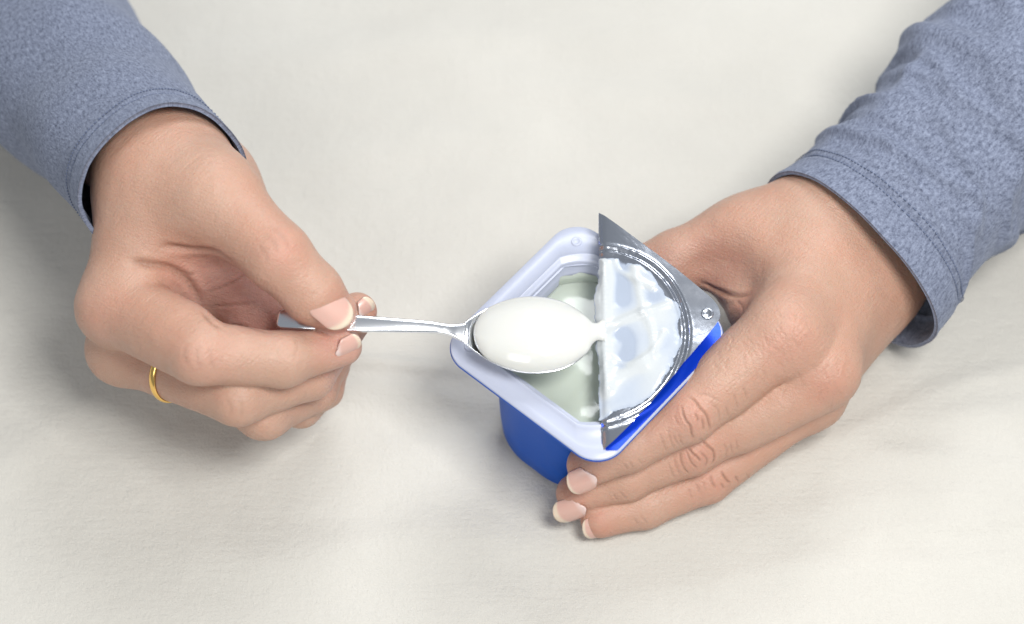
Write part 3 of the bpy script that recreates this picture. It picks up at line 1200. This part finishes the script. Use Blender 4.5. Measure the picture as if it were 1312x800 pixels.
us = np.linspace(0.15, FL - 0.05, 150)
fr = np.linspace(0, 1, 90)
Ug, Fg = np.meshgrid(us, fr, indexing='ij')
Wg = flap_width(Ug) * Fg
Hg = flap_h(Ug, Wg)
FP = foldA + u_axis * Ug[..., None] + w_axis * Wg[..., None] + fn * Hg[..., None]
# rolled fold edge: bends down towards the lower layer
roll = np.exp(-(Wg / 1.1) ** 2)
FP = FP - fn * (roll * 0.9)[..., None]
nfu, nfw = FP.shape[:2]
top = FP.reshape(-1, 3)
bot = top - fn * 0.12
f_top = []
for i in range(nfu - 1):
    for j in range(nfw - 1):
        f_top.append((i * nfw + j, i * nfw + j + 1, (i + 1) * nfw + j + 1, (i + 1) * nfw + j))
tst = np.cross(top[f_top[4000][1]] - top[f_top[4000][0]], top[f_top[4000][3]] - top[f_top[4000][0]])
if tst @ fn < 0:
    f_top = [q[::-1] for q in f_top]
mT = len(top)
f_bot = [tuple(i + mT for i in q[::-1]) for q in f_top]
# lower layer, attached to the rim and rising to the fold at the far end
LP = []
for u in us:
    p0 = (foldA + u_axis * u)
    ext = max(right_extent(p0[:2]), 0.3)
    zf = p0[2] - 0.9
    for t in np.linspace(0, 1, 30):
        xy = p0[:2] + rightn * ext * t
        lift = zf - (RIM + .35)
        z = RIM + 0.35 + lift * (1 - t) ** 2
        r_ = np.linalg.norm(xy - np.array([CX, CY]))
        z += 0.35 * math.exp(-((r_ - 29.6) / .9) ** 2) - (0.5 * math.exp(-((r_ - 22) / 7) ** 2))
        LP.append((xy[0], xy[1], z))
LP = np.array(LP)
nl = 30
f_low = []
for i in range(nfu - 1):
    for j in range(nl - 1):
        f_low.append((i * nl + j, i * nl + j + 1, (i + 1) * nl + j + 1, (i + 1) * nl + j))
if np.cross(LP[f_low[1500][1]] - LP[f_low[1500][0]], LP[f_low[1500][3]] - LP[f_low[1500][0]])[2] < 0:
    f_low = [q[::-1] for q in f_low]
mL = 2 * mT
f_low_top = [tuple(i + mL for i in q) for q in f_low]
f_low_bot = [tuple(i + mL + len(LP) for i in q[::-1]) for q in f_low]
# the bend that joins both layers
bend = [(i * nfw, (i + 1) * nfw, mL + (i + 1) * nl, mL + i * nl) for i in range(nfu - 1)]
# skirt of the lower layer folded a little over the rim edge
allP = np.vstack([top, bot, LP, LP - np.array([0, 0, .1])])
allF = f_top + f_bot + f_low_top + f_low_bot + bend
foil = link("foil_lid", allP, allF, [FOIL, FOIL_BLUE], cup)
mi = [0] * len(f_top) + [1] * len(f_bot) + [1] * len(f_low_top) + [0] * len(f_low_bot) + [0] * len(bend)
foil.data.polygons.foreach_set("material_index", mi)
dc = Z(906, 401, RIM + 9.5)
uu, ww = (dc - foldA) @ u_axis, (dc - foldA) @ w_axis
dcp = foldA + u_axis * uu + w_axis * ww + fn * (flap_h(np.array([uu]), np.array([ww]))[0] + .05)
dot(dcp, fn, 1.9, FOIL, foil)

# yogurt smeared over the flap
gu, gw = np.linspace(2, FL - 2, 220), np.linspace(-1.8, tw, 150)
GU, GW = np.meshgrid(gu, gw, indexing='ij')
rr = np.hypot(GU - ecu, GW - ecw)
n1 = fbm(np.stack([GU * .16, GW * .16, np.zeros_like(GU)], -1).reshape(-1, 3) + 2, 3).reshape(GU.shape)
n2 = fbm(np.stack([GU * .5, GW * .5, np.zeros_like(GU)], -1).reshape(-1, 3) + 7, 2).reshape(GU.shape)
edge = (eR - 3.0 + .35 * n2 + 1.0 * n1 - rr)           # inside the seal ring
edge = np.minimum(edge, np.minimum(GU - 7 - 1.6 * n1, FL - 9 - GU + 1.6 * n1))
edge = np.minimum(edge, GW + 1.0 + .8 * n1)
edge = np.minimum(edge, flap_width(GU) - GW - 1.2)


def px2flap(px, py):
    p_ = Z(px, py, RIM + 5)
    for _ in range(4):
        d_ = p_ - CAMP
        t_ = ((foldA - CAMP) @ fn) / (d_ @ fn)
        p_ = CAMP + d_ * t_
    return (p_ - foldA) @ u_axis, (p_ - foldA) @ w_axis


def blob(px, py, r):
    a, b = px2flap(px, py)
    return np.exp(-((GU - a) ** 2 + (GW - b) ** 2) / r ** 2)


def ridge(pts, r):
    s_ = spline([px2flap(*q) for q in pts], 30)
    d_ = np.min((GU[..., None] - s_[:, 0]) ** 2 + (GW[..., None] - s_[:, 1]) ** 2, -1)
    return np.exp(-d_ / r ** 2)


thick = 0.42 + 0.20 * vnoise(np.stack([GU * .12, GW * .12, np.zeros_like(GU)], -1).reshape(-1, 3) + 2).reshape(GU.shape) + .04 * n1
thick += 1.3 * ridge([(769, 330), (772, 370), (771, 410), (772, 450), (775, 500)], 2.4) + .5 * blob(775, 360, 3) + .5 * blob(774, 470, 3)
thick += 0.9 * ridge([(775, 425), (795, 414), (820, 404)], 1.5) + .7 * ridge([(780, 495), (800, 480), (825, 470)], 2.2)
thick += .5 * ridge([(812, 345), (818, 370), (825, 400), (835, 425), (838, 460)], 1.3)
thick += .55 * ridge([(786, 318), (792, 345), (812, 360), (836, 372)], 1.1) + .45 * ridge([(822, 405), (842, 398), (860, 392)], 1.2) + .5 * ridge([(784, 462), (812, 468), (838, 452), (850, 430)], 1.1)
thick -= 0.5 * ridge([(791, 330), (795, 355), (797, 385)], 2.6) + .65 * ridge([(796, 428), (806, 442), (800, 466)], 2.9) + .3 * blob(838, 385, 3)
thick = np.maximum(thick, 0.09)
prof = np.sqrt(np.clip(edge / 1.6, 0, 1))
Hs = thick * prof
base = foldA + u_axis * GU[..., None] + w_axis * GW[..., None] + fn * (flap_h(GU, np.clip(GW, 0, None)) - .9 * np.exp(-(np.clip(GW, 0, 9) / 1.1) ** 2) + .06)[..., None]
SP = base + fn * Hs[..., None]
keep = edge > -0.25
nid = -np.ones(GU.shape, int)
FF = []
used = []
ny_ = GU.shape[1]
for i in range(GU.shape[0] - 1):
    for j in range(ny_ - 1):
        if keep[i, j] and keep[i + 1, j] and keep[i, j + 1] and keep[i + 1, j + 1]:
            FF.append((i * ny_ + j, (i + 1) * ny_ + j, (i + 1) * ny_ + j + 1, i * ny_ + j + 1))
ids = np.unique(np.array(FF))
remap = -np.ones(GU.size, int)
remap[ids] = np.arange(len(ids))
FF = [tuple(remap[list(q)]) for q in FF]
SPv = SP.reshape(-1, 3)[ids]
if np.cross(SPv[FF[100][1]] - SPv[FF[100][0]], SPv[FF[100][3]] - SPv[FF[100][0]]) @ fn < 0:
    FF = [q[::-1] for q in FF]
sm = link("yogurt_smear", SPv, FF, FILM, foil)
attr(sm, "thick", np.clip((Hs.reshape(-1)[ids] - .05) / .55, 0, 1))

# ---------------------------------------------------------------- spoon
tipP, neckP = Z(758, 430, 57.5), Z(588, 427, 58.8)
bx = nrm(neckP - tipP)
bl = np.linalg.norm(neckP - tipP)
by = nrm(np.cross([0, 0, 1], bx))
bz = np.cross(bx, by)
BW = 13.2


def bowl_half(t):
    t = float(np.clip(t, 0, 1))
    if t < .45:
        return BW * math.sqrt(max(0, 1 - ((.45 - t) / .45) ** 2.2))
    return BW * (.12 + .88 * ((math.cos(math.pi * (t - .45) / .55) + 1) / 2) ** .42)


spoon = empty("spoon", tipP)
tag(spoon, "polished steel teaspoon held between thumb and index finger above the cup", "spoon")
nb, nr = 40, 25
top, bot = [], []
for i in range(nb):
    t = 0.5 - 0.5 * math.cos(math.pi * (i + .05) / (nb - .9))
    hw = max(float(bowl_half(t)), 0.35)
    dep = .35 + 5.6 * math.sin(math.pi * min(t * 1.08, 1)) ** .75
    for j in range(nr):
        u = 2 * j / (nr - 1) - 1
        z = -dep * (1 - u * u) ** .8 + 1.4 * (t - .5) ** 2
        p_ = tipP + bx * (bl * t) + by * (hw * u) + bz * z
        top.append(p_)
        bot.append(p_ - bz * (0.9 if abs(u) < 1 else 0.55) + by * (.0))
f = grid_faces(nr, nb) + grid_faces(nr, nb, off=nb * nr, flip=True)
m_ = nb * nr
ring = list(range(nr)) + [j * nr + nr - 1 for j in range(1, nb)] + [(nb - 1) * nr + i for i in range(nr - 2, -1, -1)] + [j * nr for j in range(nb - 2, 0, -1)]
for a, b in zip(ring, ring[1:] + ring[:1]):
    f.append((b, a, a + m_, b + m_))
link("bowl", np.vstack([top, bot]), f, STEEL, spoon)

hax = spline([neckP - bx * 2.0 + bz * .35, Z(572, 422.5, 59.2), Z(548, 419.5, 59.9), Z(500, 417, 61.3), Z(440, 414, 62.2), Z(390, 411, 61.8), Z(356, 409, 60.2)], 60)
hw_ = np.interp(np.linspace(0, 1, 60), [0, .06, .14, .25, .5, .75, .97, 1], [3.2, 2.5, 1.75, 1.7, 2.3, 3.0, 3.3, 2.6])
ht = np.interp(np.linspace(0, 1, 60), [0, .08, .2, .6, 1], [.5, .9, 1.1, .8, .75])
HT = nrm(np.gradient(hax, axis=0))
hv = []
for k in range(60):
    s_ = nrm(np.cross(HT[k], [.18, -.26, .93]))
    n_ = np.cross(s_, HT[k])
    for i in range(14):
        a = 2 * math.pi * i / 14
        ca, sa = math.cos(a), math.sin(a)
        hv.append(hax[k] + s_ * hw_[k] * math.copysign(abs(ca) ** .6, ca) + n_ * ht[k] * math.copysign(abs(sa) ** .6, sa))
hf = grid_faces(14, 60, True) + [tuple(range(14))[::-1], tuple(range(59 * 14, 60 * 14))]
link("handle", hv, hf, STEEL, spoon)

# heaped yogurt on the spoon, drawn out to the strand that still hangs on the lid
nb, nr = 70, 33
fw = px2flap(770, 424)
lidp = foldA + u_axis * fw[0] + w_axis * 0.9 + fn * 0.35      # where the strand meets the smear
reach = -float((lidp - tipP) @ bx) / bl
top, bot = [], []
for i in range(nb):
    k_ = i / (nb - 1)
    t = 0.5 - 0.5 * math.cos(math.pi * k_)
    tt = -reach * 1.12 + (0.89 + reach * 1.12) * t
    tb = max(tt, 0)
    hw = min(float(bowl_half(tb)) * 0.985, BW * (max(0, 1 - max(0, (tt - .44) / .45) ** 2.2) ** .5))
    neck = 2.8 + 3.0 * max(0, (-tt - reach * .45) / reach) ** 1.5 + 2.6 * math.exp(-((tt - .045) / .05) ** 2)
    if tt < .3:
        hw = math.hypot(hw, neck * math.exp(-max(0, tt) * 14))
    hw = max(hw, .05)
    if i == 0:
        hw = 1.5
    lean = max(0, min(1, (.03 - tt) / (.03 + reach)))
    off = (lidp - (tipP - bx * (bl * reach))) * lean
    dome = 6.2 * (max(0, math.sin(math.pi * min(max((tt + .0) / .89, 0), 1))) ** .6)
    dome = math.hypot(dome, 1.5 * (tt < .25) * math.exp(-max(0, tt) * 10))
    if i in (0, nb - 1):
        dome = 0.1
    for j in range(nr):
        u = 2 * j / (nr - 1) - 1
        e = max(0, 1 - u * u)
        z = dome * (e ** .6) + 1.4 * (tb - .5) ** 2 + .15 + .25 * vnoise(np.array([[tt * 3, u * 1.6, .3]]))[0] * e
        zb = 1.4 * (tb - .5) ** 2 - .3 - (1.5 * math.sin(math.pi * min(tb / .89, 1)) + 1.1 * (tt < .2) * math.exp(-max(0, tt) * 14)) * e
        q_ = tipP + bx * (bl * tt) + by * (hw * u) + off
        top.append(q_ + bz * z)
        bot.append(q_ + bz * zb)
P = np.vstack([top, bot])
f = grid_faces(nr, nb) + grid_faces(nr, nb, off=nb * nr, flip=True)
m_ = nb * nr
ring = list(range(nr)) + [j * nr + nr - 1 for j in range(1, nb)] + [(nb - 1) * nr + i for i in range(nr - 2, -1, -1)] + [j * nr for j in range(nb - 2, 0, -1)]
for a, b in zip(ring, ring[1:] + ring[:1]):
    f.append((b, a, a + m_, b + m_))
sc_ = link("yogurt", P, f, YOG)
tag(sc_, "thick white heap of yogurt on the spoon, strand touching the lid", "yogurt")

# ---------------------------------------------------------------- gold ring
a0, b0 = A(157, 448, 10), A(305, 508, 36)
rc = a0 + (b0 - a0) * 0.46
rd = nrm(b0 - a0)
rc = rc + rd * 0
e1 = nrm(np.cross(rd, [0, 0, 1]))
e2 = np.cross(rd, e1)
R0 = 9.35
pts = []
prof = [(0.0, -1.2), (0.45, -1.1), (0.75, -.6), (0.85, 0), (0.75, .6), (0.45, 1.1), (0, 1.2)]
for dr, da in prof:
    for i in range(64):
        a = 2 * math.pi * i / 64
        pts.append(rc + rd * da + (R0 + dr) * (e1 * math.cos(a) + e2 * math.sin(a)))
pf = grid_faces(64, len(prof), True)
pf += [(i, (len(prof) - 1) * 64 + i, (len(prof) - 1) * 64 + (i + 1) % 64, (i + 1) % 64) for i in range(64)]
ro = link("ring", pts, pf, GOLD)
tag(ro, "plain gold band worn on a finger of the hand holding the spoon", "ring")
